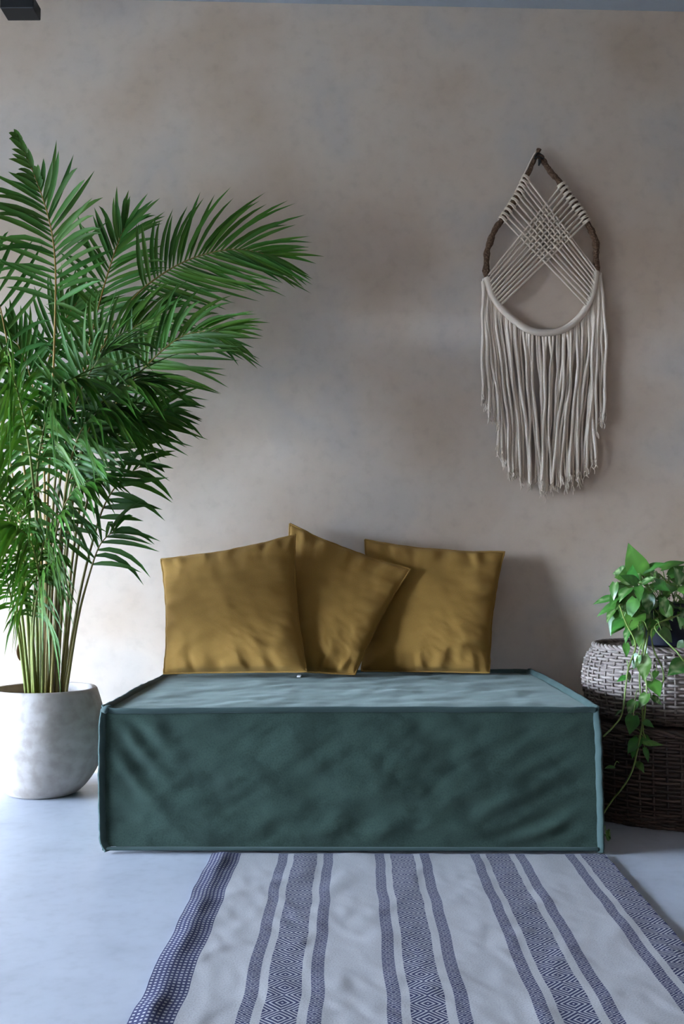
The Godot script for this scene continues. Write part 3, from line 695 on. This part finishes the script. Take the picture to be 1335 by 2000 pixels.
func make_rug() -> void:
	var x0 := -0.426
	var wide := 1.187
	var z0 := -3.075
	var long := 1.85
	var o := Vector3(x0 + wide / 2, 0, z0 + long / 2)
	# the woven pattern: bands run lengthwise, the drawing repeats every 70 mm
	var W := 1360
	var rep := 80                              # pixels in one repeat of the diamonds
	var ink := Color(0.105, 0.115, 0.275)
	var ink2 := Color(0.12, 0.13, 0.29)
	var pale := Color(0.665, 0.65, 0.645)
	var ppm := W / wide
	var im := Image.create(W, 2048, false, Image.FORMAT_RGB8)
	im.fill(pale)
	var tile := Image.create(W, rep, false, Image.FORMAT_RGB8)
	tile.fill(pale)
	var groups := [0.2035, 0.4925, 0.7805, 1.066]
	for j in rep:
		var v: float = absf(fmod(float(j) / rep * 2.0 + 1.0, 2.0) - 1.0)          # 0 in the middle of a diamond, 1 between two
		for g: float in groups:
			for band in [[0.0, 0.028, 1], [0.0465, 0.1165, 0], [0.1355, 0.1635, 1]]:
				var a := int((g + band[0]) * ppm)
				var e := mini(int((g + band[1]) * ppm), W)
				if g > 1.0 and band[0] == 0.0465:
					e = W
				for i in range(a, e):
					var u := (float(i - a) + 0.5) / maxf(1.0, (band[1] - band[0]) * ppm)
					var d: float
					if band[2] == 0:
						d = absf(u * 2 - 1) + v
					else:
						d = (absf(u * 2 - 1) if true else u) * 0.62 + absf(fmod(float(j) / rep * 4.0 + 1.0, 2.0) - 1.0) * 0.9 + 0.22
					var dark := (d > 0.09 and d < 0.30) or (d > 0.44 and d < 0.64) or (d > 0.80 and d < 1.0) or (d > 1.14 and d < 1.32) or (d > 1.46 and d < 1.64) or d > 1.78
					if band[2] == 1:
						dark = fmod(d, 0.40) > 0.15
					if dark:
						tile.set_pixel(i, j, ink)
		# the dotted border
		for i in range(0, int(0.0885 * ppm)):
			var cx := fmod(float(i) / ppm, 0.0098) / 0.0098 - 0.5
			var cy := fmod(float(j) / rep * 5.0, 1.0) - 0.5
			tile.set_pixel(i, j, pale if absf(cx) < 0.27 and absf(cy) < 0.22 else ink2)
	for k in range(0, 2048, rep):
		im.blit_rect(tile, Rect2i(0, 0, W, rep), Vector2i(0, k))
	var m := plain(Color(1, 1, 1), 0.95)
	m.albedo_texture = ImageTexture.create_from_image(im)
	var weave := ntex(noise(0.18, 3, FastNoiseLite.TYPE_PERLIN, 81), 512, [[0.0, Color(0.80, 0.80, 0.80)], [0.5, Color(0.95, 0.95, 0.95)], [1.0, Color(1, 1, 1)]])
	over(m, weave, 3.0)
	m.uv2_world_triplanar = true
	var n := noise(1.0, 2, FastNoiseLite.TYPE_SIMPLEX_SMOOTH, 82)
	var height := func(x: float, z: float) -> float:
		var s := 0.007 + 0.003 * maxf(0.0, n.get_noise_2d(x * 5.0 + z * 2.0, z * 3.0)) + 0.0018 * absf(n.get_noise_2d(x * 13.0, z * 8.0 + 5.0))
		return s + 0.007 * exp(-pow((x - 0.035) / 0.02, 2.0)) * (0.6 + 0.6 * n.get_noise_1d(z * 3.0))
	# an endless cross-section: up over the pile and back under
	var b := MB.new()
	var nx := 110
	var nz := 150
	for j in nz + 1:
		for i in nx + 1:
			var u := float(i) / nx
			var v := float(j) / nz
			var lx := u * wide
			var wavy := 0.006 * n.get_noise_1d(v * 6.0) * (1 - u) + 0.005 * n.get_noise_1d(v * 7.0 + 40.0) * u
			var wz := 0.005 * n.get_noise_1d(u * 7.0 + 90.0)
			b.vert(Vector3(x0 + lx + wavy, height.call(lx, v * long), z0 + v * long + wz * (1 - v)), Vector2(u, v * long * ppm / 2048.0))
	for j in nz:
		for i in nx:
			var a := j * (nx + 1) + i
			b.quad(a, a + 1, a + nx + 2, a + nx + 1)
	var ring := []
	for i in nx: ring.append(i)
	for j in nz: ring.append(j * (nx + 1) + nx)
	for i in nx: ring.append(nz * (nx + 1) + nx - i)
	for j in nz: ring.append((nz - j) * (nx + 1))
	var under := []
	for k in ring:
		under.append([b.vert(b.v[k], b.uv[k]), b.vert(Vector3(b.v[k].x, 0.001, b.v[k].z), b.uv[k])])
	for k in ring.size():
		var k2: int = (k + 1) % ring.size()
		b.quad(under[k][0], under[k][1], under[k2][1], under[k2][0])
	var r := MeshInstance3D.new()
	r.name = "rug"
	r.mesh = b.mesh(o)
	r.material_override = m
	r.position = o
	add_child(r)
	tag(r, "flat-woven cotton rug, off-white with navy diamond stripes and a dotted border", "rug")

func lathe(b: MB, profile: Array, c: Vector3, n := 64, flip := false) -> void:
	var prof := profile
	b.grid(n, prof.size() - 1, func(u: float, v: float) -> Vector3:
		var p: Vector2 = prof[roundi(v * (prof.size() - 1))]
		return c + Vector3(cos(u * TAU) * p.x, p.y, sin(u * TAU) * p.x), flip, true)

# one leaflet: a narrow folded blade, 20 triangles
func leaflet(b: MB, p: Vector3, dir: Vector3, nrm: Vector3, length: float, width: float, droop: float, sweep: Vector3) -> void:
	var prof := [0.35, 0.85, 1.0, 0.86, 0.55, 0.0]
	var first := b.v.size()
	var pts := []
	for k in 6:
		var s := k / 5.0
		pts.append(p + dir * length * (s - 0.10 * droop * s * s * s) + Vector3.DOWN * droop * length * s * s * 0.75 + sweep * length * s * s)
	for k in 6:
		var t: Vector3 = (pts[mini(k + 1, 5)] - pts[maxi(k - 1, 0)]).normalized()
		var side := t.cross(nrm).normalized()
		var w: float = width * prof[k] * 0.5
		b.vert(pts[k] + side * w)
		b.vert(pts[k] - nrm * w * 0.45)
		b.vert(pts[k] - side * w)
	for k in 5:
		var a := first + k * 3
		b.quad(a, a + 1, a + 4, a + 3)
		b.quad(a + 1, a + 2, a + 5, a + 4)

func make_palm() -> void:
	var c := Vector3(-1.205, 0, -3.93)
	var t := thing("potted_palm", "tall bushy palm in a round pale grey cement pot beside the daybed", "potted plant", c)
	var b := MB.new()
	var prof := []
	for q in [[0.0, 0.004], [0.115, 0.0], [0.132, 0.006], [0.165, 0.035], [0.200, 0.085], [0.222, 0.14], [0.2335, 0.20], [0.234, 0.25], [0.226, 0.31], [0.213, 0.36], [0.199, 0.402], [0.193, 0.408], [0.184, 0.404], [0.190, 0.37], [0.196, 0.34], [0.0, 0.339]]:
		prof.append(Vector2(q[0], q[1]))
	var fine := []
	for k in prof.size() - 1:
		var steps := 4 if k > 1 and k < 10 else 1
		for j in steps:
			fine.append((prof[k] as Vector2).cubic_interpolate(prof[k + 1], prof[maxi(k - 1, 0)], prof[mini(k + 2, prof.size() - 1)], float(j) / steps))
	fine.append(prof.back())
	lathe(b, fine, c, 96)
	part("pot", b, M.cement, t, c).set_meta("label", "round pale grey cement pot with smooth mottled skin")
	b = MB.new()
	var n := noise(14.0, 3, FastNoiseLite.TYPE_SIMPLEX_SMOOTH, 91)
	b.grid(40, 10, func(u: float, v: float) -> Vector3:
		var r := 0.19 * v
		var p := Vector3(cos(u * TAU) * r, 0, sin(u * TAU) * r)
		return c + p + Vector3.UP * (0.365 + 0.014 * n.get_noise_2d(p.x, p.z)), true, true)
	part("soil", b, M.soil, t, c)
	# canes
	for k in [[Vector3(-1.192, 0.35, -3.90), Vector3(-1.196, 0.80, -3.895), Vector3(-1.193, 1.12, -3.885), 0.0195, Color(0.21, 0.115, 0.016)], [Vector3(-1.170, 0.35, -3.95), Vector3(-1.172, 0.72, -3.96), Vector3(-1.165, 0.98, -3.98), 0.016, Color(0.10, 0.07, 0.03)], [Vector3(-1.125, 0.35, -3.92), Vector3(-1.122, 0.62, -3.92), Vector3(-1.112, 0.85, -3.92), 0.013, Color(0.20, 0.13, 0.03)], [Vector3(-1.235, 0.35, -3.87), Vector3(-1.25, 0.58, -3.86), Vector3(-1.262, 0.78, -3.85), 0.012, Color(0.20, 0.19, 0.05)]]:
		b = MB.new()
		b.tint = k[4]
		var path := smooth([k[0], k[1], k[2]], 20)
		var rr := []
		for j in 21:
			rr.append(k[3] * (1.0 - 0.55 * j / 20.0) * (1.12 if j % 5 == 0 else 1.0))
		b.tube(path, rr, 10)
		part("cane", b, M.stem, t, c)
	# dead sheath and stubs near the soil
	for k in [[Vector3(-1.296, 0.515, -3.900), Vector3(-1.305, 0.555, -3.900), Vector3(-1.296, 0.594, -3.900), 0.016], [Vector3(-1.155, 0.35, -3.86), Vector3(-1.15, 0.44, -3.86), Vector3(-1.145, 0.52, -3.86), 0.005]]:
		b = MB.new()
		b.tint = Color(0.13, 0.06, 0.02)
		b.tube(smooth([k[0], k[1], k[2]], 6), [k[3] * 0.3, k[3] * 0.8, k[3], k[3], k[3] * 0.8, k[3] * 0.4, k[3] * 0.1], 8, 0.35)
		part("dry_sheath", b, M.stem, t, c)
	var greens := [Color(0.042, 0.135, 0.017), Color(0.038, 0.118, 0.012), Color(0.052, 0.142, 0.013)]
	var stems := [Color(0.25, 0.155, 0.014), Color(0.155, 0.120, 0.012), Color(0.125, 0.140, 0.014)]
	var rest := MB.new()
	for f in palm_fronds():
		var pts: Array = f[0]
		pts[0] = Vector3(pts[0].x, 0.352, pts[0].z)   # rooted in the soil
		var t0: float = f[1]
		var count: int = f[2]
		var hint: Vector3 = (f[5] as Vector3).normalized()
		b = MB.new()
		b.tint = stems[f[7]]
		var path := smooth(pts, 48)
		var rr := []
		for j in 49:
			rr.append(lerpf(0.0075, 0.0014, pow(j / 48.0, 0.8)))
		b.tube(path, rr, 6)
		var frond := part("frond", b, M.stem, t, c)
		for j in count:
			var q := (j + 0.5) / count
			for s in [-1, 1]:
				var tt := clampf(t0 + (1 - t0) * (q + rng.randf_range(-0.25, 0.25) / count), 0, 1)
				var p := cr(pts, tt)
				var T := (cr(pts, minf(tt + 0.01, 1.0)) - cr(pts, maxf(tt - 0.01, 0.0))).normalized()
				var N := (hint - T * hint.dot(T)).normalized()
				var S: Vector3 = T.cross(N) * s
				var a := deg_to_rad(lerpf(66.0, 14.0, pow(q, 1.25)) + rng.randf_range(-5, 5))
				var dir: Vector3 = (T * cos(a) + S * sin(a) + N * rng.randf_range(0.05, 0.3)).normalized()
				var len: float = f[3] * (0.62 + 0.38 * sin(clampf(q * 2.4 + 0.35, 0, PI))) * lerpf(1.0, 0.55, pow(q, 3.0)) * rng.randf_range(0.88, 1.08)
				if pts.size() == 9 and f[7] == 0 and q > 0.5:
					len *= lerpf(1.0, 0.38, smoothstep(0.5, 0.72, q))
				var green: Color = greens[f[7]]
				green = green * rng.randf_range(0.75, 1.25)
				green.r *= rng.randf_range(0.8, 1.35)
				if f[8] == 1 and f[7] == 0 and q > 0.72 and pts.size() == 9:
					green = Color(0.06, 0.14, 0.018) * rng.randf_range(0.8, 1.1)     # the young yellowish tip of the tallest frond
				green.a = 1
				var into := rest
				if f[8] == 1:
					into = MB.new()
				into.tint = green
				leaflet(into, p, dir, N, len, f[4] * rng.randf_range(0.85, 1.1), f[6] * rng.randf_range(0.5, 1.4), T * rng.randf_range(0.05, 0.42) + N * rng.randf_range(-0.12, 0.12))
				if f[8] == 1:
					part("leaflet", into, M.leaf, frond, c)
	part("leaflets", rest, M.leaf, t, c).set_meta("kind", "stuff")

func make_basket(called: String, label: String, c: Vector3, prof: Array, rows: int, stakes: int, tones: Array, group: String) -> void:
	var t := thing(called, label, "basket", c, group)
	var r_at := func(v: float) -> Vector2:
		var f := clampf(v, 0, 1) * (prof.size() - 1)
		var i := mini(int(f), prof.size() - 2)
		var a: Vector2 = prof[maxi(i - 1, 0)]
		var d: Vector2 = prof[mini(i + 2, prof.size() - 1)]
		return (prof[i] as Vector2).cubic_interpolate(prof[i + 1], a, d, f - i)
	var core := []
	core.append(Vector2(0, 0.002))
	for k in 21:
		var p: Vector2 = r_at.call(k / 20.0)
		core.append(Vector2(maxf(p.x - 0.026, 0.01), p.y + 0.001))
	core.append(Vector2(0, (core.back() as Vector2).y - 0.004))
	var b := MB.new()
	b.tint = tones[0]
	lathe(b, core, c, 48)
	part("lining", b, M.wicker, t, c)
	# each row passes in front of one stake and behind the next
	var weave := MB.new()
	var per := 8
	var sides := 5
	for k in rows:
		var p: Vector2 = r_at.call((k + 0.5) / rows)
		var thick: float = (prof.back() as Vector2).y / rows * 0.5
		var tone: Color = tones[rng.randi() % tones.size()]
		weave.tint = tone * rng.randf_range(0.75, 1.15)
		weave.tint.a = 1
		var n := stakes * per / 2
		var first := weave.v.size()
		for i in n:
			if i % 9 == 0:
				weave.tint = (tones[rng.randi() % tones.size()] as Color) * rng.randf_range(0.7, 1.15)
				weave.tint.a = 1
			var a := TAU * i / n
			var wave := cos(PI * i / (per / 2.0) + PI * (k % 2)) * 0.0055
			var rr := p.x + wave
			for s in sides:
				var e := TAU * s / sides
				var y := p.y + sin(e) * thick * 0.86 + 0.0012 * wob.get_noise_2d(i * 6.0, k * 31.0)
				weave.vert(c + Vector3(cos(a) * (rr + cos(e) * thick * 0.55), y, sin(a) * (rr + cos(e) * thick * 0.55)))
		for i in n:
			var i2 := (i + 1) % n
			for s in sides:
				var s2 := (s + 1) % sides
				weave.quad(first + i * sides + s, first + i2 * sides + s, first + i2 * sides + s2, first + i * sides + s2)
	part("weave", weave, M.wicker, t, c).set_meta("kind", "stuff")
	var st := MB.new()
	for i in stakes:
		st.tint = (tones[i % tones.size()] as Color) * rng.randf_range(0.6, 1.0)
		st.tint.a = 1
		var a := TAU * i / stakes
		var path := []
		for k in 13:
			var p: Vector2 = r_at.call(k / 12.0)
			path.append(c + Vector3(cos(a) * p.x, p.y, sin(a) * p.x))
		st.tube(path, same(0.0042, 13), 5)
	part("stakes", st, M.wicker, t, c).set_meta("kind", "stuff")
	# a braided rim of two twisting strands
	var top: Vector2 = r_at.call(1.0)
	b = MB.new()
	for h in 3:
		b.tint = (tones[h % tones.size()] as Color) * 0.9
		b.tint.a = 1
		var path := []
		for i in 241:
			var a := TAU * i / 240.0
			var w := a * 22.0 + h * TAU / 3
			path.append(c + Vector3(cos(a) * (top.x + cos(w) * 0.007), top.y + 0.004 + sin(w) * 0.006, sin(a) * (top.x + cos(w) * 0.007)))
		b.tube(path, same(0.006, 241), 6)
	part("braided_rim", b, M.wicker, t, c)
	# woven lid, sunk a little: rings round the middle
	b = MB.new()
	var rings := int(top.x / 0.011)
	for k in rings:
		b.tint = (tones[k % tones.size()] as Color) * rng.randf_range(0.7, 1.0)
		b.tint.a = 1
		var rr := (k + 0.6) * 0.011
		var path := []
		for i in 97:
			var a := TAU * i / 96.0
			path.append(c + Vector3(cos(a) * rr, top.y - 0.004 + 0.002 * cos(a * 24 + PI * (k % 2)), sin(a) * rr))
		b.tube(path, same(0.0058, 97), 5)
	part("lid", b, M.wicker, t, c)

func make_baskets() -> void:
	make_basket("wicker_basket", "wide dark brown wicker basket standing on the floor under the lighter one", Vector3(1.18, 0, -3.75),
		[Vector2(0.385, 0.0), Vector2(0.398, 0.05), Vector2(0.403, 0.15), Vector2(0.400, 0.25), Vector2(0.388, 0.315)], 30, 56,
		[Color(0.085, 0.055, 0.040), Color(0.12, 0.078, 0.058), Color(0.07, 0.048, 0.038)], "stacked wicker baskets")
	make_basket("wicker_basket", "smaller rounded greyish wicker basket set on top of the dark one, under the trailing plant", Vector3(1.18, 0.327, -3.75),
		[Vector2(0.262, 0.0), Vector2(0.295, 0.035), Vector2(0.310, 0.10), Vector2(0.312, 0.155), Vector2(0.298, 0.215), Vector2(0.268, 0.255)], 24, 52,
		[Color(0.235, 0.187, 0.157), Color(0.29, 0.24, 0.205), Color(0.19, 0.147, 0.123)], "stacked wicker baskets")

func heart_leaf(b: MB, p: Vector3, q: Vector3, fat: float, curl: float, facing: Vector3, c0: Color, c1: Color) -> void:
	var prof := [0.55, 0.92, 1.0, 0.93, 0.74, 0.50, 0.25, 0.0]
	var axis := q - p
	var L := axis.length()
	axis = axis / L
	var nrm := (facing - axis * facing.dot(axis)).normalized()
	var side := axis.cross(nrm)
	var first := b.v.size()
	for k in 8:
		var s := k / 7.0
		var mid := p + axis * L * s - nrm * curl * L * s * s + nrm * curl * L * 0.3 * s
		var w: float = prof[k] * fat * L * 0.5
		var lobe := -0.10 * L if k == 0 else 0.0
		for e in [-1.0, -0.5, 0.0, 0.5, 1.0]:
			b.tint = c1 if (rng.randf() < 0.25 and absf(e) < 1.0) else c0
			if e == 0.0:
				b.tint = c0.lerp(c1, 0.5)
			b.vert(mid + side * w * e + axis * lobe * absf(e) + nrm * (absf(e) * w * 0.35 - e * e * w * 0.18))
	for k in 7:
		for e in 4:
			var a := first + k * 5 + e
			b.quad(a, a + 1, a + 6, a + 5)

func make_pothos() -> void:
	var c := Vector3(1.18, 0.588, -3.75)
	var t := thing("potted_pothos", "trailing plant with heart-shaped variegated leaves in a navy pot on the baskets", "potted plant", c)
	var b := MB.new()
	var prof := []
	for q in [[0.0, 0.0], [0.088, 0.0], [0.094, 0.006], [0.112, 0.10], [0.122, 0.142], [0.127, 0.146], [0.127, 0.158], [0.118, 0.158], [0.112, 0.13], [0.0, 0.129]]:
		prof.append(Vector2(q[0], q[1]))
	lathe(b, prof, c, 48)
	part("pot", b, M.navy, t, c).set_meta("label", "dark navy pot")
	b = MB.new()
	b.grid(30, 4, func(u: float, v: float) -> Vector3: return c + Vector3(cos(u * TAU) * v * 0.112, 0.14 + 0.004 * sin(u * 40.0), sin(u * TAU) * v * 0.112), true, true)
	part("soil", b, M.soil, t, c)
	for v in pothos_vines():
		b = MB.new()
		b.tint = Color(0.13, 0.19, 0.035)
		var pts: Array = v
		pts = pts.duplicate()
		pts.push_front(Vector3(lerpf((pts[0] as Vector3).x, c.x, 0.6), c.y + 0.13, lerpf((pts[0] as Vector3).z, c.z, 0.6)))
		var n := pts.size() * 5
		b.tube(smooth(pts, n), same(0.0030, n + 1), 5)
		part("vine", b, M.stem, t, c)
	for l in pothos_leaves():
		var p: Vector3 = l[0]
		var q: Vector3 = l[1]
		var low := p.y < 0.36
		b = MB.new()
		var green := Color(0.060, 0.165, 0.026) * rng.randf_range(0.65, 1.25)
		green.r *= rng.randf_range(0.7, 1.3)
		green.a = 1
		var light := Color(0.33, 0.43, 0.20) if l[3] == 1 else green * 1.5
		light.a = 1
		var facing := Vector3(rng.randf_range(-0.7, 0.3), rng.randf_range(0.1, 1.0), rng.randf_range(0.4, 1.0)).normalized()
		heart_leaf(b, p, q + (q - p) * 0.12, l[2] * 1.08, rng.randf_range(0.05, 0.35), facing, green, light)
		var leaf := part("leaf", b, M.pothos, t, c)
		# its stalk, from the pot for the crown, else a short one
		var pb := MB.new()
		pb.tint = Color(0.15, 0.24, 0.05)
		var away := Vector3(c.x - p.x, 0, c.z - p.z)
		var from := p + away * 0.55 + Vector3.DOWN * 0.05
		if p.y < 0.72:
			from = p - (q - p).normalized() * 0.03 + Vector3(rng.randf_range(-0.008, 0.008), 0.012, -0.004)
		pb.tube(smooth([from, (from + p) / 2 + Vector3.UP * 0.012, p], 6), same(0.0018, 7), 4)
		part("leaf_stalk", pb, M.stem, leaf, c)

func make_hanging() -> void:
	var o := Vector3(0.83, 1.19, WALL_Z)
	var t := thing("wall_hanging", "teardrop wall hanging of bent branches with crossed cords and a cream cotton fringe", "wall hanging", o)
	var z := -4.292
	var left := [Vector3(0.824, 2.718, z), Vector3(0.810, 2.689, z), Vector3(0.794, 2.652, z), Vector3(0.761, 2.581, z), Vector3(0.726, 2.505, z), Vector3(0.673, 2.424, z), Vector3(0.633, 2.365, z), Vector3(0.606, 2.308, z), Vector3(0.590, 2.244, z), Vector3(0.585, 2.185, z), Vector3(0.591, 2.139, z)]
	var right := [Vector3(0.810, 2.709, z), Vector3(0.826, 2.688, z), Vector3(0.853, 2.651, z), Vector3(0.881, 2.610, z), Vector3(0.921, 2.557, z), Vector3(0.966, 2.488, z), Vector3(1.011, 2.423, z), Vector3(1.043, 2.363, z), Vector3(1.063, 2.318, z), Vector3(1.066, 2.254, z), Vector3(1.065, 2.167, z)]
	var wrap := [Vector3(0.589, 2.146, z), Vector3(0.604, 2.087, z), Vector3(0.628, 2.041, z), Vector3(0.663, 1.997, z), Vector3(0.714, 1.950, z), Vector3(0.770, 1.913, z), Vector3(0.838, 1.900, z), Vector3(0.907, 1.909, z), Vector3(0.958, 1.938, z), Vector3(1.004, 1.984, z), Vector3(1.039, 2.047, z), Vector3(1.057, 2.108, z), Vector3(1.065, 2.172, z)]
	var b: MB
	for side in [left, right]:
		b = MB.new()
		var path := smooth(side, 70)
		var rr := []
		for k in 71:
			path[k] += Vector3(wob.get_noise_1d(k * 2.0), wob.get_noise_1d(k * 2.0 + 50.0), 0) * 0.006
			rr.append(lerpf(0.0105, 0.0150, k / 70.0) * (1.0 + 0.35 * wob.get_noise_1d(k * 5.0 + (9.0 if side == left else 77.0))))
		b.tube(path, rr, 10)
		part("branch", b, M.bark, t, o).set_meta("label", "bent brown branch with rough bark")
	# cord wound round and round the bottom of the hoop
	b = MB.new()
	var path := smooth(wrap, 260)
	var rr := []
	for k in 261:
		rr.append(0.0150 + (0.0014 if k % 2 == 0 else -0.0006))
	b.tube(path, rr, 12)
	part("cord_wrap", b, M.cotton, t, o).set_meta("label", "cream cord wound round the bottom of the hoop")
	b = MB.new()
	b.tube(smooth([Vector3(0.800, 2.672, z + 0.012), Vector3(0.818, 2.680, z + 0.017), Vector3(0.838, 2.672, z + 0.012), Vector3(0.842, 2.690, z - 0.004), Vector3(0.815, 2.695, z + 0.014), Vector3(0.803, 2.680, z + 0.012)], 30), same(0.0042, 31), 6)
	part("tie", b, M.black, t, o)
	b = MB.new()
	b.tube([Vector3(0.822, 2.668, z + 0.012), Vector3(0.823, 2.655, z + 0.018), Vector3(0.819, 2.640, z + 0.012)], [0.006, 0.008, 0.003], 6)
	part("tie_end", b, M.black, t, o)
	b = MB.new()   # a loose thread from the tip down the outside of the left branch
	b.tube(smooth([Vector3(0.812, 2.712, z + 0.006), Vector3(0.780, 2.655, z + 0.008), Vector3(0.722, 2.535, z + 0.006), Vector3(0.655, 2.425, z)], 20), same(0.0032, 21), 5)
	part("side_cord", b, M.cotton, t, o)
	# two sets of ten cords cross each other over and under
	var count := 10
	for set_ in 2:
		for i in count:
			var f := i / (count - 1.0)
			var p: Vector3 = cr(left, lerpf(0.29, 0.53, f)) if set_ == 0 else cr(right, lerpf(0.40, 0.65, f))
			var q: Vector3 = cr(wrap, lerpf(1.0, 0.79, f)) if set_ == 0 else cr(wrap, lerpf(0.0, 0.21, f))
			p.z = z + 0.010
			q.z = z + 0.010
			var pts := [p]
			for j in count:
				var g := j / (count - 1.0)
				var r: Vector3 = cr(right, lerpf(0.40, 0.65, g)) if set_ == 0 else cr(left, lerpf(0.29, 0.53, g))
				var s: Vector3 = cr(wrap, lerpf(0.0, 0.21, g)) if set_ == 0 else cr(wrap, lerpf(1.0, 0.79, g))
				var hit = Geometry2D.line_intersects_line(Vector2(p.x, p.y), Vector2(q.x - p.x, q.y - p.y), Vector2(r.x, r.y), Vector2(s.x - r.x, s.y - r.y))
				if hit != null:
					var up := (i + j + set_) % 2 == 0
					pts.append(Vector3(hit.x, hit.y, z + 0.010 + (0.0036 if up else -0.0036)))
			pts.append(q)
			b = MB.new()
			b.tube(smooth(pts, 46), same(0.0044, 47), 6)
			part("net_cord", b, M.cotton, t, o)
			# the hitch that holds it on the branch: two turns of cord
			b = MB.new()
			var along := Vector3(-0.55, -0.84, 0) if set_ == 0 else Vector3(0.55, -0.84, 0)
			var ax := along.cross(Vector3(0, 0, 1)).normalized()
			var turn := []
			for k in 25:
				var w := TAU * k / 12.0
				turn.append(Vector3(p.x, p.y, z) + along * (k / 24.0 - 0.5) * 0.011 + (ax * cos(w) + Vector3(0, 0, 1) * sin(w)) * 0.0175)
			b.tube(turn, same(0.0038, 25), 6)
			part("hitch_knot", b, M.cotton, t, o)
	# the fringe: every cord hangs from the wound part of the hoop and frays at its end
	var bottoms := [Vector2(0.562, 1.600), Vector2(0.588, 1.563), Vector2(0.610, 1.490), Vector2(0.634, 1.470), Vector2(0.642, 1.330), Vector2(0.659, 1.295), Vector2(0.702, 1.250), Vector2(0.768, 1.217), Vector2(0.823, 1.195), Vector2(0.889, 1.193), Vector2(0.938, 1.224), Vector2(1.000, 1.246), Vector2(1.041, 1.284), Vector2(1.056, 1.451), Vector2(1.074, 1.462), Vector2(1.110, 1.529)]
	var total := 62
	for i in total:
		var f := (i + 0.5) / total
		var w := f * 1.04 - 0.02
		var hang := cr(wrap, clampf(w, 0, 1))
		hang.x += (hang.x - 0.828) * 0.05 + (rng.randf_range(-0.012, 0.004) if f < 0.1 else (rng.randf_range(-0.004, 0.02) if f > 0.9 else 0.0))
		var fx := lerpf(0.568, 1.104, f)
		var end_y := 1.3
		for k in bottoms.size() - 1:
			if fx >= bottoms[k].x and fx <= bottoms[k + 1].x:
				end_y = lerpf(bottoms[k].y, bottoms[k + 1].y, (fx - bottoms[k].x) / (bottoms[k + 1].x - bottoms[k].x))
		end_y += rng.randf_range(-0.008, 0.045)
		var layer := 0.004 if i % 3 != 0 else 0.013
		var bend := rng.randf_range(-0.012, 0.012)
		var lean := rng.randf_range(-0.010, 0.010)
		var pts := []
		var n := 14
		for k in n + 1:
			var s := float(k) / n
			var x := lerpf(hang.x, fx + lean, smoothstep(0.0, 0.85, s)) + bend * sin(s * PI * 1.4) + 0.0025 * sin(s * 17.0 + i * 2.3)
			pts.append(Vector3(x, lerpf(hang.y - 0.004, end_y, s), z - 0.008 + layer * sin(minf(s * 3.0, 1.0) * PI / 2) + 0.003 * sin(s * 11.0 + i)))
		b = MB.new()
		var rad := []
		var fat := rng.randf_range(0.0052, 0.0078)
		for k in n + 1:
			rad.append(fat * (1.0 + 0.12 * sin(k * 1.9 + i)) * (1.0 if k < n else 0.6))
		b.tube(pts, rad, 6)
		var tip: Vector3 = pts[n]
		for k in 6:   # frayed yarns
			var start := tip + Vector3(0, rng.randf_range(0.0, 0.05), 0)
			var out := Vector3(rng.randf_range(-0.011, 0.011), -rng.randf_range(0.012, 0.035), rng.randf_range(0.0, 0.010))
			b.tube(smooth([start, start + out * 0.5 + Vector3(rng.randf_range(-0.006, 0.006), 0, 0.003), start + out], 5), [0.0022, 0.0026, 0.0022, 0.0024, 0.0018, 0.0008], 4)
		part("fringe_cord", b, M.cotton, t, o)

func make_fixture() -> void:
	var o := Vector3(-1.414, 3.235, -4.1)
	var t := thing("ceiling_fixture", "small black box-shaped fixture hanging in the dark upper corner above the palm", "fixture", o)
	var b := MB.new()
	b.box(Vector3(-1.485, 3.236, -4.15), Vector3(-1.343, 3.29, -4.05), 0.003)
	part("housing", b, M.black, t, o, true)
	for x in [-1.462, -1.405]:
		b = MB.new()
		b.tube([Vector3(x, 3.28, -4.1), Vector3(x, 3.44, -4.1)], [0.016, 0.016], 10)
		part("hanger", b, M.black, t, o)

func _ready() -> void:
	rng.seed = 11
	wob = noise(0.05, 3, FastNoiseLite.TYPE_SIMPLEX_SMOOTH, 5)
	# camera: 35 mm lens on an upright frame, eye at 0.86 m, tipped up a little
	var cam := Camera3D.new()
	cam.name = "camera"
	cam.position = Vector3(0, 0.86, 0)
	cam.rotation = Vector3(atan(117.0 / 1944.0), atan(20.0 / 1944.0), 0)
	cam.fov = rad_to_deg(2 * atan(1000.0 / 1944.0))
	cam.near = 0.05
	add_child(cam)
	# daylight: an overcast bluish sky that enters through the opening on the left
	var sky := Sky.new()
	var sm := ProceduralSkyMaterial.new()
	sm.sky_top_color = Color(0.80, 0.885, 1.0)
	sm.sky_horizon_color = Color(0.80, 0.885, 1.0)
	sm.ground_horizon_color = Color(0.45, 0.42, 0.38)
	sm.ground_bottom_color = Color(0.35, 0.32, 0.28)
	sm.sun_angle_max = 0.0
	sm.energy_multiplier = 1.0
	sky.sky_material = sm
	var env := Environment.new()
	env.background_mode = Environment.BG_SKY
	env.sky = sky
	env.background_energy_multiplier = SKY_ENERGY
	env.tonemap_mode = Environment.TONE_MAPPER_LINEAR
	env.tonemap_exposure = EXPOSURE
	env.sdfgi_enabled = true
	env.ssao_enabled = true
	env.ssil_enabled = true
	var we := WorldEnvironment.new()
	we.name = "world"
	we.environment = env
	add_child(we)
	make_materials()
	make_room()
	make_daybed()
	make_rug()
	make_palm()
	make_baskets()
	make_hanging()
	make_cushions()
	make_pothos()
	make_fixture()
